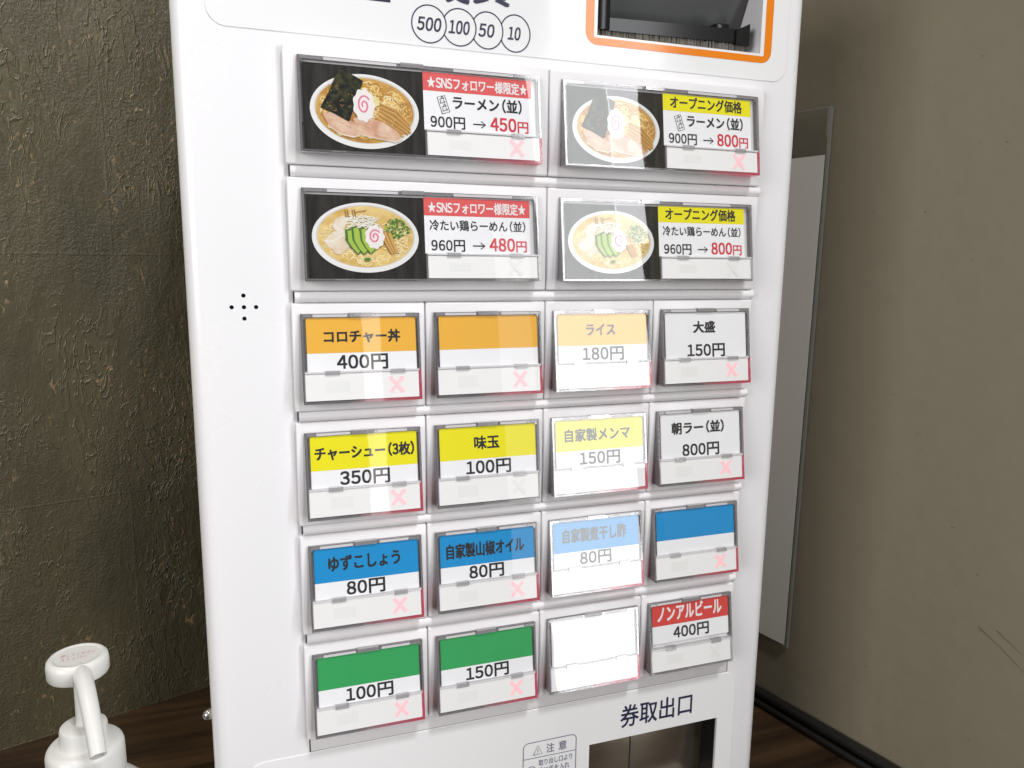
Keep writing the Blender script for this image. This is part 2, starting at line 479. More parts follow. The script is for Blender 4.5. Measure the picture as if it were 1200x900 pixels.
# ------------------------------------------------------------------ mesh builder
# Local coordinates of every mesh: x right, y into the machine, z up, in units U, from the object's own origin
class MB:
    def __init__(self):
        self.v, self.f, self.m, self.s = [], [], [], []
        self.mats = []

    def mi(self, mat):
        if mat not in self.mats:
            self.mats.append(mat)
        return self.mats.index(mat)

    def raw(self, verts, faces, mat, smooth=False):
        o = len(self.v)
        i = self.mi(mat)
        self.v += [tuple(p) for p in verts]
        for f in faces:
            self.f.append([o + k for k in f])
            self.m.append(i)
            self.s.append(smooth)

    def box(self, x0, x1, y0, y1, z0, z1, mat, bev=0.0, seg=2, smooth=True, only=None):
        bm = bmesh.new()
        bmesh.ops.create_cube(bm, size=1)
        for v in bm.verts:
            v.co = Vector((x0 + (x1 - x0) * (v.co.x + .5), y0 + (y1 - y0) * (v.co.y + .5), z0 + (z1 - z0) * (v.co.z + .5)))
        if bev:
            ed = [e for e in bm.edges if only is None or only(e)]
            bmesh.ops.bevel(bm, geom=ed, offset=bev, segments=seg, profile=0.5, affect='EDGES')
        self.from_bm(bm, mat, smooth and bev > 0)

    def from_bm(self, bm, mat, smooth=False):
        bm.verts.index_update()
        self.raw([v.co[:] for v in bm.verts], [[v.index for v in f.verts] for f in bm.faces], mat, smooth)
        bm.free()

    def flat(self, pts, y, mat):
        """flat polygon facing the viewer (-y); pts are (x, z) in any order of turn; y number or function of (x, z)"""
        a = sum(pts[i][0] * pts[(i + 1) % len(pts)][1] - pts[(i + 1) % len(pts)][0] * pts[i][1] for i in range(len(pts)))
        if a < 0:
            pts = pts[::-1]
        fy = y if callable(y) else (lambda x, z: y)
        self.raw([(x, fy(x, z), z) for x, z in pts], [list(range(len(pts)))], mat)

    def rect(self, x0, x1, z0, z1, y, mat):
        self.flat([(x0, z0), (x1, z0), (x1, z1), (x0, z1)], y, mat)

    def prism(self, pts, y0, y1, mat):
        a = sum(pts[i][0] * pts[(i + 1) % len(pts)][1] - pts[(i + 1) % len(pts)][0] * pts[i][1] for i in range(len(pts)))
        if a < 0:
            pts = pts[::-1]
        n = len(pts)
        vs = [(x, y0, z) for x, z in pts] + [(x, y1, z) for x, z in pts]
        fs = [list(range(n)), list(range(2 * n - 1, n - 1, -1))]
        fs += [[(i + 1) % n, i, n + i, n + (i + 1) % n] for i in range(n)]
        self.raw(vs, fs, mat)

    def hexa(self, p, mat):
        """eight corners: front TL TR BR BL, back TL TR BR BL"""
        self.raw(p, [[3, 2, 1, 0], [4, 5, 6, 7], [0, 1, 5, 4], [1, 2, 6, 5], [2, 3, 7, 6], [3, 0, 4, 7]], mat)

    def ribbon(self, pts, w, y, mat):
        vs = []
        for i, (x, z) in enumerate(pts):
            a = pts[max(0, i - 1)]
            c = pts[min(len(pts) - 1, i + 1)]
            d = Vector((c[0] - a[0], c[1] - a[1]))
            d = d.normalized() if d.length > 1e-9 else Vector((1, 0))
            n = Vector((-d.y, d.x)) * (w / 2)
            vs += [(x + n.x, z + n.y), (x - n.x, z - n.y)]
        fy = y if callable(y) else (lambda x, z: y)
        self.raw([(x, fy(x, z), z) for x, z in vs], [[2 * i, 2 * i + 1, 2 * i + 3, 2 * i + 2] for i in range(len(pts) - 1)], mat)

    def ring(self, cx, cz, rx, rz, w, y, mat, n=48):
        fy = y if callable(y) else (lambda x, z: y)
        vs = []
        for i in range(n):
            t = 2 * math.pi * i / n
            for k in (0, w):
                x, z = cx + (rx - k) * math.cos(t), cz + (rz - k) * math.sin(t)
                vs.append((x, fy(x, z), z))
        self.raw(vs, [[2 * i, 2 * ((i + 1) % n), 2 * ((i + 1) % n) + 1, 2 * i + 1] for i in range(n)], mat)

    def tube(self, path, radii, mat, n=16, cap=True, flat=1.0):
        vs, fs = [], []
        P = [Vector(p) for p in path]
        ref = Vector((1, 0, 0))
        for i, p in enumerate(P):
            d = (P[min(i + 1, len(P) - 1)] - P[max(i - 1, 0)]).normalized()
            a = (ref - d * ref.dot(d))
            if a.length < 1e-3:
                a = Vector((0, 0, 1)) - d * d.z
            a.normalize()
            b = d.cross(a)
            r = radii[i] if isinstance(radii, (list, tuple)) else radii
            for k in range(n):
                t = 2 * math.pi * k / n
                vs.append(tuple(p + a * (r * math.cos(t)) + b * (r * flat * math.sin(t))))
        for i in range(len(P) - 1):
            for k in range(n):
                fs.append([i * n + k, i * n + (k + 1) % n, (i + 1) * n + (k + 1) % n, (i + 1) * n + k])
        self.raw(vs, fs, mat, True)
        if cap:
            o = (len(P) - 1) * n
            self.raw(vs[:n], [list(range(n - 1, -1, -1))], mat)
            self.raw(vs[o:o + n], [list(range(n))], mat)

    def lathe(self, prof, mat, n=40, cx=0.0, cy=0.0, ribs=None):
        vs, fs = [], []
        for j, (r, z) in enumerate(prof):
            for k in range(n):
                t = 2 * math.pi * k / n
                rr = r * (1 + (ribs[1] * (k % 2)) if ribs and j in ribs[0] else 1)
                vs.append((cx + rr * math.cos(t), cy + rr * math.sin(t), z))
        for j in range(len(prof) - 1):
            for k in range(n):
                fs.append([j * n + k, j * n + (k + 1) % n, (j + 1) * n + (k + 1) % n, (j + 1) * n + k])
        self.raw(vs, fs, mat, True)
        self.raw(vs[:n], [list(range(n - 1, -1, -1))], mat)
        self.raw(vs[-n:], [list(range(n))], mat)

    def text(self, s, x0, x1, z0, z1, y, mat, bold=0.0025, shear=0.0):
        """lettering set on Japanese half and full widths, fitted into the box x0..x1, z0..z1, facing the viewer"""
        pen, vs, fs = 0.0, [], []
        for ch in s:
            adv, shift = 1.0, 0.0
            g = ch
            if ch in '0123456789':
                g, adv, shift = chr(ord(ch) + 0xFEE0), 0.56, -0.22
            elif ch == '（':
                adv, shift = 0.55, -0.45
            elif ch == '）':
                adv = 0.55
            elif ch in 'SN':
                g, adv, shift = chr(ord(ch) + 0xFEE0), 0.64, -0.18
            gv, gf = glyph(g)
            o = len(vs)
            k = 0.84 if ch in '0123456789' else 1.0
            vs += [((px - 0.5) * k + 0.5 + pen + shift, pz) for px, pz in gv]
            fs += [[o + k for k in f] for f in gf]
            pen += adv
        if shear:
            vs = [(px + shear * pz, pz) for px, pz in vs]
        ax, bx = min(v[0] for v in vs), max(v[0] for v in vs)
        az, bz = min(v[1] for v in vs), max(v[1] for v in vs)
        if bz - az < 0.2:
            bz, az = (az + bz) / 2 + .1, (az + bz) / 2 - .1
        if z0 > z1:
            z0, z1 = z1, z0
        fy = y if callable(y) else (lambda x, z: y)
        d = bold
        cop = [(0, 0)] if d <= 0 else [(d, d), (-d, d), (d, -d), (-d, -d)]
        for k, (dx, dz) in enumerate(cop):
            out = []
            for px, pz in vs:
                x = x0 + d + (px - ax) / (bx - ax) * (x1 - x0 - 2 * d) + dx
                z = z0 + d + (pz - az) / (bz - az) * (z1 - z0 - 2 * d) + dz
                out.append((x, fy(x, z) - 0.00008 * k, z))
            self.raw(out, fs, mat)

    def arrow(self, x0, x1, z, y, mat, w=0.010):
        self.ribbon([(x0, z), (x1 - 0.004, z)], w, y, mat)
        fy = y if callable(y) else (lambda a, b: y)
        self.ribbon([(x1 - 0.034, z + 0.024), (x1, z), (x1 - 0.034, z - 0.024)], w * 0.8, lambda a, b: fy(a, b) - 0.0001, mat)

    def mesh(self, name):
        me = bpy.data.meshes.new(name)
        me.from_pydata([(x * U, y * U, z * U) for x, y, z in self.v], [], self.f)
        for mt in self.mats:
            me.materials.append(mt)
        me.polygons.foreach_set('material_index', self.m)
        me.polygons.foreach_set('use_smooth', self.s)
        me.update()
        return me


ORIGIN = {}


def link(o, origin, parent=None):
    COL.objects.link(o)
    ORIGIN[o.name] = Vector(origin)
    if parent is not None:
        o.parent = parent
        o.location = Vector(origin) - ORIGIN[parent.name]
    else:
        o.location = Vector(origin)
    return o


def obj(name, mb, origin, parent=None, label=None, autosmooth=True):
    o = bpy.data.objects.new(name, mb.mesh(name) if isinstance(mb, MB) else mb)
    link(o, origin, parent)
    if label:
        o['label'] = label
    if autosmooth and any(p.use_smooth for p in o.data.polygons):
        try:
            o.data.set_sharp_from_angle(angle=math.radians(40))
        except Exception:
            pass
    return o


def thing(name, origin, label, cat, group=None):
    o = bpy.data.objects.new(name, None)
    o.empty_display_size = 0.02
    link(o, origin)
    o['label'] = label
    o['category'] = cat
    if group:
        o['group'] = group
    return o


def tag(o, label, cat, group=None, kind=None):
    if label:
        o['label'] = label
    if cat:
        o['category'] = cat
    if group:
        o['group'] = group
    if kind:
        o['kind'] = kind
    return o


def rounded(x0, x1, z0, z1, r, n=8, corners=(1, 1, 1, 1)):
    """outline; corners: bottom-left, bottom-right, top-right, top-left"""
    out = []
    for (cx, cz, a0, on, px, pz) in ((x0 + r, z0 + r, 180, corners[0], x0, z0), (x1 - r, z0 + r, 270, corners[1], x1, z0),
                                     (x1 - r, z1 - r, 0, corners[2], x1, z1), (x0 + r, z1 - r, 90, corners[3], x0, z1)):
        if on:
            for i in range(n + 1):
                t = math.radians(a0 + 90 * i / n)
                out.append((cx + r * math.cos(t), cz + r * math.sin(t)))
        else:
            out.append((px, pz))
    return out


# ------------------------------------------------------------------ the setting
wl_dir = Vector((0.9563, 0.2924, 0))          # left wall runs back to the right
wr_dir = Vector((0.2466, -0.9691, 0))         # right wall runs out to the viewer
LP = W(-1.28033, HC, 5.41594)
RP = W(6.52557, HC, 2.4606)
t_ = ((RP.x - LP.x) * wr_dir.y - (RP.y - LP.y) * wr_dir.x) / (wl_dir.x * wr_dir.y - wl_dir.y * wr_dir.x)
CORNER = LP + wl_dir * t_


def wall_box(name, start, direction, length, thick, h0, h1, mat, side):
    """wall as a box standing on the line start + direction*s, thickness away from the room"""
    mb = MB()
    n = Vector((-direction.y, direction.x, 0)) * side
    a = Vector((0, 0, 0))
    b = direction * length
    p = [a, b, b + n * thick, a + n * thick]
    vs = [(q.x, q.y, h0) for q in p] + [(q.x, q.y, h1) for q in p]
    fs = [[0, 1, 5, 4], [1, 2, 6, 5], [2, 3, 7, 6], [3, 0, 4, 7], [4, 5, 6, 7], [3, 2, 1, 0]]
    mb.raw(vs, fs, mat)
    o = obj(name, mb, start)
    bm = bmesh.new()
    bm.from_mesh(o.data)
    bmesh.ops.recalc_face_normals(bm, faces=bm.faces)
    bm.to_mesh(o.data)
    bm.free()
    return o


lw = wall_box('chipboard_wall', CORNER - wl_dir * 24 * U, wl_dir, 24.0, 1.0, -14.0, 16.0, M['chipboard'], 1)
tag(lw, 'dark olive painted rough chipboard wall left of the white machine', 'wall')
rw = wall_box('painted_wall', CORNER, wr_dir, (CORNER - RP).length / U + 16.25, 1.5, -14.0, 16.0, M['rightwall'], 1)
tag(rw, 'smooth olive grey painted wall at the right with the clear holder on it', 'wall')

mb = MB()
q0 = CORNER - Vector((0, 0, 0))
pa = CORNER - wl_dir * 22 * U
pb = CORNER
pc = CORNER + wr_dir * 16 * U
pd = pc - Vector((20 * U, 0, 0))
org = W(0, HC, 0)
pts = [((p - org) / U) for p in (pa, pb, pc, pd)]
vs = [(p.x, p.y, 0) for p in pts] + [(p.x, p.y, -0.6) for p in pts]
mb.raw(vs, [[0, 3, 2, 1], [4, 5, 6, 7], [0, 1, 5, 4], [1, 2, 6, 5], [2, 3, 7, 6], [3, 0, 4, 7]], M['wood'])
ct = obj('wooden_counter', mb, org)
tag(ct, 'brown wooden counter top under the ticket machine and the pump bottle', 'counter')
bm = bmesh.new(); bm.from_mesh(ct.data); bmesh.ops.recalc_face_normals(bm, faces=bm.faces); bm.to_mesh(ct.data); bm.free()

# black trim strip along the foot of the right wall
mb = MB()
nr = Vector((-0.9691, -0.2466, 0))           # out of the right wall
L = 14.0
for off, r, h in ((0.07, 0.07, 0.20), (0.10, 0.055, 0.06)):
    mb.tube([tuple(nr * off + Vector((0, 0, h)) + wr_dir * s) for s in (0.3, 4, 8, L)], r, M['trim'], 10)
tr = obj('rubber_trim', mb, CORNER)
tag(tr, 'black double rubber trim along the foot of the olive grey wall', 'trim')

# ------------------------------------------------------------------ ticket machine
ROOT_O = W(1.86, HC, 0.3)
root = thing('ticket_machine', ROOT_O, 'white meal ticket vending machine with rows of lit menu buttons on the counter', 'ticket machine')
FR = W(0, 0, 0)                                 # parts of the front share this origin (top left of the third row)
PF = 0.07                                       # y of the front panel face

# front panel: rounded slab with openings for the note slot, the ticket outlet and the speaker
mb = MB()
mb.box(-0.715, 4.44, PF, 0.55, -5.94, 3.75, M['panel'], 0.13, 6)
me = mb.mesh('front_panel')
panel = obj('front_panel', me, FR, root)
cut = MB()
cut.box(2.424, 3.965, -0.2, 0.50, 2.105, 2.95, M['panel'])
cut.box(2.545, 3.94, -0.2, 0.50, -5.05, -4.150, M['panel'])
for sx, sz in ((-0.325, -0.027), (-0.325, 0.057), (-0.409, -0.027), (-0.241, -0.027), (-0.325, -0.11)):
    bm = bmesh.new()
    bmesh.ops.create_cone(bm, cap_ends=True, segments=20, radius1=0.0155, radius2=0.0155, depth=0.4)
    bmesh.ops.rotate(bm, verts=bm.verts, cent=(0, 0, 0), matrix=Matrix.Rotation(math.radians(90), 3, 'X'))
    bmesh.ops.translate(bm, verts=bm.verts, vec=(sx, 0.15, sz))
    cut.from_bm(bm, M['panel'])
cutter = bpy.data.objects.new('cutter', cut.mesh('cutter'))
COL.objects.link(cutter)
cutter.location = FR
md = panel.modifiers.new('cut', 'BOOLEAN')
md.operation = 'DIFFERENCE'
md.solver = 'EXACT'
md.object = cutter
bpy.context.view_layer.update()
dg = bpy.context.evaluated_depsgraph_get()
me2 = bpy.data.meshes.new_from_object(panel.evaluated_get(dg))
panel.modifiers.clear()
panel.data = me2
bpy.data.objects.remove(cutter)
for i, mt in enumerate(me2.materials):
    me2.materials[i] = M['panel']
me2.set_sharp_from_angle(angle=math.radians(35))

mb = MB()
for sx, sz in ((-0.325, -0.027), (-0.325, 0.057), (-0.409, -0.027), (-0.241, -0.027), (-0.325, -0.11)):
    mb.prism([(sx + 0.0150 * math.cos(k * math.pi / 8), sz + 0.0150 * math.sin(k * math.pi / 8)) for k in range(16)], PF + 0.02, PF + 0.05, M['hole'])
obj('speaker', mb, FR, root)

mb = MB()
mb.box(-0.62, 4.35, 0.55, 4.1, -5.98, 3.70, M['cabinet'], 0.06, 3)
obj('cabinet', mb, FR, root)
# bolt at the left side near the foot
mb = MB()
bm = bmesh.new()
bmesh.ops.create_uvsphere(bm, u_segments=14, v_segments=10, radius=0.045)
bmesh.ops.translate(bm, verts=bm.verts, vec=(-0.745, 0.30, -3.32))
mb.from_bm(bm, M['metal'], True)
mb.tube([(-0.745, 0.30, -3.32), (-0.70, 0.30, -3.32)], 0.03, M['metal'], 12)
obj('bolt', mb, FR, root)

# upper overlay sheet with print (coin values, note slot frame)
S1 = PF - 0.006
mb = MB()
mb.prism(rounded(-0.482, 4.24, 1.89, 3.6, 0.13), S1, PF + 0.01, M['overlay'])
P1 = S1 - 0.002
for (cx, s, tx0, tx1, rx, rz) in ((1.059, '500', 0.968, 1.152, 0.130, 0.131), (1.290, '100', 1.207, 1.371, 0.130, 0.131),
                                  (1.509, '50', 1.439, 1.566, 0.124, 0.132), (1.732, '10', 1.672, 1.777, 0.122, 0.134)):
    mb.text(s, tx0, tx1, 1.997, 2.094, P1 - 0.0004, M['navy'], 0.0022, 0.14)
# circles; each one covers the rim of the next
cs = [(1.059, 0.130, 0.131), (1.290, 0.130, 0.131), (1.509, 0.124, 0.132), (1.732, 0.122, 0.134)]
for i, (cx, rx, rz) in enumerate(cs):
    n = 72
    seg = []
    for k in range(n + 1):
        t = 2 * math.pi * k / n
        x, z = cx + rx * math.cos(t), 2.046 + rz * math.sin(t)
        if i and ((x - cs[i - 1][0]) / cs[i - 1][1]) ** 2 + ((z - 2.046) / cs[i - 1][2]) ** 2 < 0.98:
            if len(seg) > 1:
                mb.ribbon(seg, 0.009, P1, M['navy'])
            seg = []
        else:
            seg.append((x, z))
    if len(seg) > 1:
        mb.ribbon(seg, 0.009, P1, M['navy'])
mb.rect(0.36, 0.775, 2.162, 2.50, P1, M['navy'])
mb.text('硬', 1.085, 1.372, 2.212, 2.50, P1, M['navy'], 0.006)
mb.text('貨', 1.390, 1.690, 2.226, 2.50, P1, M['navy'], 0.006)
# orange frame round the note slot
fo = rounded(2.322, 4.078, 2.030, 3.08, 0.10)
fi = rounded(2.395, 4.003, 2.086, 3.00, 0.012)
m_o = MB()
n = len(fo)
mb.raw([(x, P1, z) for x, z in fo] + [(x, P1, z) for x, z in fi], [[i, (i + 1) % n, n + (i + 1) % n, n + i] for i in range(n)], M['slotorange'])
up = obj('upper_overlay', mb, FR, root, 'white overlay sheet printed with coin values and an orange frame', autosmooth=False)
# the overlay is cut out over the note slot: rebuild its front face as a frame
bm = bmesh.new()
bm.from_mesh(up.data)
idx = up.data.materials.find('white_overlay_sheet')
kill = [f for f in bm.faces if f.material_index == idx and abs(f.normal.y) > 0.9]
bmesh.ops.delete(bm, geom=kill, context='FACES_ONLY')
bm.to_mesh(up.data)
bm.free()
mb2 = MB()
x0, x1, z0, z1 = 2.424, 3.965, 2.105, 2.95
outer = rounded(-0.482, 4.24, 1.89, 3.6, 0.13)
left = [p for p in outer if p[0] < 1.5]
right = [p for p in outer if p[0] > 1.5]
bl = [p for p in left if p[1] < 2.5]; tl = [p for p in left if p[1] > 2.5]
br = [p for p in right if p[1] < 2.5]; tr2 = [p for p in right if p[1] > 2.5]
mb2.flat(bl + [(x0, 1.89), (x0, 3.6)] + tl, S1, M['overlay'])
mb2.flat([(x1, 1.89)] + br + tr2 + [(x1, 3.6)], S1, M['overlay'])
mb2.rect(x0, x1, 1.89, z0, S1, M['overlay'])
mb2.rect(x0, x1, z1, 3.6, S1, M['overlay'])
bm = bmesh.new()
bm.from_mesh(up.data)
off = len(bm.verts)
nv = [bm.verts.new((x * U, y * U, z * U)) for x, y, z in mb2.v]
for f in mb2.f:
    nf = bm.faces.new([nv[k] for k in f])
    nf.material_index = idx
bm.to_mesh(up.data)
bm.free()

# note slot interior
ns = MB()
ns.box(2.43, 3.96, 0.50, 0.54, 2.11, 2.94, M['slotgrey'])
ns.hexa([(2.55, 0.10, 2.94), (3.955, 0.10, 2.94), (3.955, 0.42, 2.28), (2.55, 0.42, 2.28),
         (2.55, 0.16, 2.945), (3.955, 0.16, 2.945), (3.955, 0.48, 2.28), (2.55, 0.48, 2.28)], M['slotgrey'])
slot = obj('note_slot', ns, FR, root, 'recessed banknote slot with grey guide and black bar')
b1 = MB()
b1.hexa([(2.55, 0.115, 2.262), (3.862, 0.115, 2.300), (3.862, 0.115, 2.185), (2.55, 0.115, 2.165),
         (2.55, 0.36, 2.290), (3.862, 0.36, 2.320), (3.862, 0.36, 2.185), (2.55, 0.36, 2.165)], M['black'])
b1.box(2.428, 2.552, 0.10, 0.40, 2.165, 2.94, M['black'], 0.008)
b1.hexa([(3.74, 0.095, 2.285), (3.872, 0.095, 2.345), (3.872, 0.095, 2.17), (3.74, 0.095, 2.17),
         (3.74, 0.40, 2.285), (3.872, 0.40, 2.345), (3.872, 0.40, 2.17), (3.74, 0.40, 2.17)], M['black'])
b1.box(3.55, 3.68, 0.12, 0.3, 2.285, 2.33, M['black'], 0.006)
obj('guide_bar', b1, FR, slot)
b2 = MB()
x = 2.436
while x < 3.85:
    w = random.uniform(0.006, 0.013)
    h = random.uniform(0.0, 0.012)
    b2.box(x, x + w * 0.9, 0.12 + random.uniform(0, 0.02), 0.17, 2.108, 2.172 + h, M['bristle'])
    x += w
obj('brush', b2, FR, slot)

# lower overlay sheet with outlet lettering and caution notice
mb = MB()
outer = rounded(-0.46, 4.13, -5.6, -3.682, 0.13)
left = [p for p in outer if p[0] < 1.5]; right = [p for p in outer if p[0] > 1.5]
bl = [p for p in left if p[1] < -4.6]; tl = [p for p in left if p[1] > -4.6]
br = [p for p in right if p[1] < -4.6]; tr2 = [p for p in right if p[1] > -4.6]
x0, x1, z0, z1 = 2.545, 3.94, -5.05, -4.150
mb.flat(bl + [(x0, -5.6), (x0, -3.682)] + tl, S1, M['overlay'])
mb.flat([(x1, -5.6)] + br + tr2 + [(x1, -3.682)], S1, M['overlay'])
mb.rect(x0, x1, -5.6, z0, S1, M['overlay'])
mb.rect(x0, x1, z1, -3.682, S1, M['overlay'])
n = len(outer)
mb.raw([(x, S1, z) for x, z in outer] + [(x, PF + 0.01, z) for x, z in outer], [[i, n + i, n + (i + 1) % n, (i + 1) % n] for i in range(n)], M['overlay'])
mb.text('券取出口', 2.862, 3.640, -4.045, -3.815, P1, M['navy'], 0.0028)
# caution notice
nl, nr_, nt_, nm, nb = 1.886, 2.408, -4.003, -4.160, -5.0
co = rounded(nl, nr_, nb, nt_, 0.05)
mb.ribbon(co + [co[0]], 0.008, P1, M['greyink'])
mb.ribbon([(nl, nm), (nr_, nm - 0.006)], 0.007, P1, M['greyink'])
tri = [(1.984, -4.132), (2.070, -4.132), (2.027, -4.043), (1.984, -4.132)]
mb.ribbon(tri, 0.007, P1, M['greyink'])
mb.rect(2.024, 2.031, -4.110, -4.075, P1, M['greyink'])
mb.rect(2.024, 2.031, -4.124, -4.116, P1, M['greyink'])
mb.text('注', 2.110, 2.190, -4.135, -4.042, P1, M['greyink'], 0.0012)
mb.text('意', 2.232, 2.312, -4.135, -4.042, P1, M['greyink'], 0.0012)
mb.text('取り出し口より', 2.037, 2.372, -4.252, -4.190, P1, M['greyink'], 0.0008)
mb.text('奥に手を入れ', 2.037, 2.345, -4.335, -4.270, P1, M['greyink'], 0.0008)
mb.text('ないでください', 2.037, 2.372, -4.42, -4.355, P1, M['greyink'], 0.0008)
mb.ring(1.965, -4.29, 0.05, 0.05, 0.008, P1, M['greyink'])
mb.ribbon([(1.93, -4.255), (2.0, -4.325)], 0.008, P1 - 0.0003, M['greyink'])
obj('lower_overlay', mb, FR, root, 'white overlay sheet printed with outlet lettering and a caution notice', autosmooth=False)

# ticket outlet
to = MB()
to.box(2.55, 3.935, 0.30, 0.36, -5.04, -4.155, M['flap'], 0.01)
to.box(3.10, 3.108, 0.292, 0.301, -5.03, -4.16, M['gap'])
to.box(2.55, 3.935, 0.2, 0.33, -5.049, -4.98, M['flap'], 0.01)
to.box(2.5455, 2.552, 0.09, 0.31, -5.045, -4.155, M['slotgrey'])
to.box(3.932, 3.9395, 0.09, 0.31, -5.045, -4.155, M['black'])
to.box(2.552, 3.932, 0.09, 0.31, -4.157, -4.1505, M['black'])
obj('ticket_outlet', to, FR, root, 'dark ticket outlet with a glossy flap')

# button bank: inset back plate and rounded bars between the rows
ROWY = [-1.803, -0.903, 0.0, 0.898, 1.796, 2.705]
RH = 0.812
mb = MB()
mb.box(0.020, 4.026, PF - 0.002, PF + 0.02, -3.669, 1.790, M['gap'])
mb.box(0.030, 4.016, PF - 0.007, PF + 0.01, -3.664, 1.785, M['bezel'], 0.003)
bank = obj('button_bank', mb, FR, root)
for i in range(5):
    zc = -(ROWY[i] + RH + ROWY[i + 1]) / 2
    mb = MB()
    prof = []
    hh = (ROWY[i + 1] - ROWY[i] - RH) / 2 - 0.002
    for k in range(13):
        t = math.pi * k / 12
        prof.append((0.006 + PF - 0.03 - 0.045 * math.sin(t), zc + hh * math.cos(t)))
    vs = [(0.032, y, z) for y, z in prof] + [(4.014, y, z) for y, z in prof]
    nn = len(prof)
    mb.raw(vs, [[k, k + 1, nn + k + 1, nn + k] for k in range(nn - 1)], M['bezel'], True)
    mb.raw(vs, [list(range(nn)), list(range(2 * nn - 1, nn - 1, -1))], M['bezel'])
    o = obj('divider_bar', mb, FR, bank)

CT, CB = 0.075, 0.735            # cover top and bottom below the row's top


def yf(z, d=0.0):
    """front of the sloped clear cover at height z below the cell's top, plus depth d"""
    t = (-z - CT) / (CB - CT)
    return -(0.030 + 0.095 * t) + d


def bezel_mesh(w):
    mb = MB()
    mb.box(0.004, w - 0.004, 0.0, 0.10, -RH, 0.0, M['bezel'], 0.014, 3)
    # shallow rim that frames the cover
    return mb


def cover_mesh(w, x0, x1, seam, wx0, lit):
    mb = MB()
    z0, z1 = -CB, -CT
    edge = M['lit' if w < 1.5 else 'litwide'] if lit else M['rim']
    t = 0.016

    def wall(pa, pb, mat, ya=0.0):
        """bar whose front follows the slope, from the face back to the bezel; pa, pb = (x0, z0), (x1, z1)"""
        (ax, az), (bx, bz) = pa, pb
        mb.hexa([(ax, yf(bz, ya), bz), (bx, yf(bz, ya), bz), (bx, yf(az, ya), az), (ax, yf(az, ya), az),
                 (ax, -0.001, bz), (bx, -0.001, bz), (bx, -0.001, az), (ax, -0.001, az)], mat)
    zs = -seam
    e = 0.0045
    ln = M['rimline']
    # dark outline of the lid, a bright wall inside it, and a second line against the card
    wall((x0, z0), (x0 + e, z1), ln)
    wall((x0 + e, z0 + e), (x0 + t, z1 - e), M['rim'])
    wall((x0 + t + 0.010, zs + 0.02), (x0 + t + 0.0135, z1 - t - 0.012), ln, 0.012)
    wall((x1 - e, zs), (x1, z1), ln)
    wall((x1 - t, zs), (x1 - e, z1 - e), M['rim'])
    wall((x1 - t - 0.012, zs + 0.02), (x1 - t - 0.0085, z1 - t - 0.012), ln, 0.012)
    wall((x1 - t, z0), (x1, zs), edge)
    wall((x0 + e, z1 - e), (x1 - e, z1), ln)
    wd_ = x1 - x0
    wall((x0 + t, z1 - 0.024), (x0 + wd_ * 0.10, z1 - e), M['clip'])
    wall((x0 + wd_ * 0.10, z1 - 0.024), (x0 + wd_ * 0.385, z1 - e), M['rimwhite'])
    wall((x0 + wd_ * 0.385, z1 - 0.024), (x0 + wd_ * 0.62, z1 - e), M['rim'])
    wall((x0 + wd_ * 0.62, z1 - 0.024), (x0 + wd_ * 0.88, z1 - e), M['rimwhite'])
    wall((x0 + wd_ * 0.88, z1 - 0.024), (x1 - t, z1 - e), M['clip'])
    wall((x0 + t, z1 - 0.0285), (x1 - t, z1 - 0.0255), ln, 0.012)
    wall((x0 + e, z0), (x0 + (x1 - x0) * 0.45, z0 + e), ln)
    wall((x0 + (x1 - x0) * 0.45, z0), (x1 - t, z0 + e), edge)
    wall((x0 + t, z0 + e), (x1 - t, z0 + t), edge)
    # seam between the card holder and the pressing part, with its two tabs
    s0 = x0 + t if wx0 is None else wx0
    mb.hexa([(s0, yf(zs + .012, -.003), zs + .012), (x1 - t, yf(zs + .012, -.003), zs + .012), (x1 - t, yf(zs, -.003), zs), (s0, yf(zs, -.003), zs),
             (s0, yf(zs + .012, .05), zs + .012), (x1 - t, yf(zs + .012, .05), zs + .012), (x1 - t, yf(zs, .05), zs), (s0, yf(zs, .05), zs)], M['rimwhite'])
    ww = x1 - s0
    for fx in (0.17, 0.73):
        a, b = s0 + ww * fx, s0 + ww * fx + 0.105
        mb.hexa([(a, yf(zs + .018, -.008), zs + .018), (b, yf(zs + .018, -.008), zs + .018), (b, yf(zs - .012, -.008), zs - .012), (a, yf(zs - .012, -.008), zs - .012),
                 (a, yf(zs + .018, .03), zs + .018), (b, yf(zs + .018, .03), zs + .018), (b, yf(zs - .012, .03), zs - .012), (a, yf(zs - .012, .03), zs - .012)], M['clip'])
    if wx0 is not None:
        wall((wx0 - 0.012, z0 + t), (wx0, zs), M['rim'])
    # clip in the top edge and small corner posts
    cx = x0 + (x1 - x0) * 0.40
    mb.box(cx, cx + 0.17, yf(z1, -0.010), -0.002, z1 - 0.024, z1 + 0.006, M['clip'])
    for px in (x0 + t, x1 - t - 0.016):
        mb.box(px, px + 0.016, yf(z1 - t, 0.004), -0.01, z1 - t - 0.026, z1 - t - 0.001, M['clip'])
    # feet seen through the lower edge
    for fx in (0.12, 0.5, 0.86):
        a = x0 + (x1 - x0) * fx
        mb.box(a, a + 0.10, yf(z0, 0.02), -0.003, z0 + 0.002, z0 + 0.016, M['clip'])
    # clear face
    mb.raw([(x0, yf(z0), z0), (x1, yf(z0), z0), (x1, yf(z1), z1), (x0, yf(z1), z1)], [[0, 1, 2, 3]], M['pane'])
    return mb


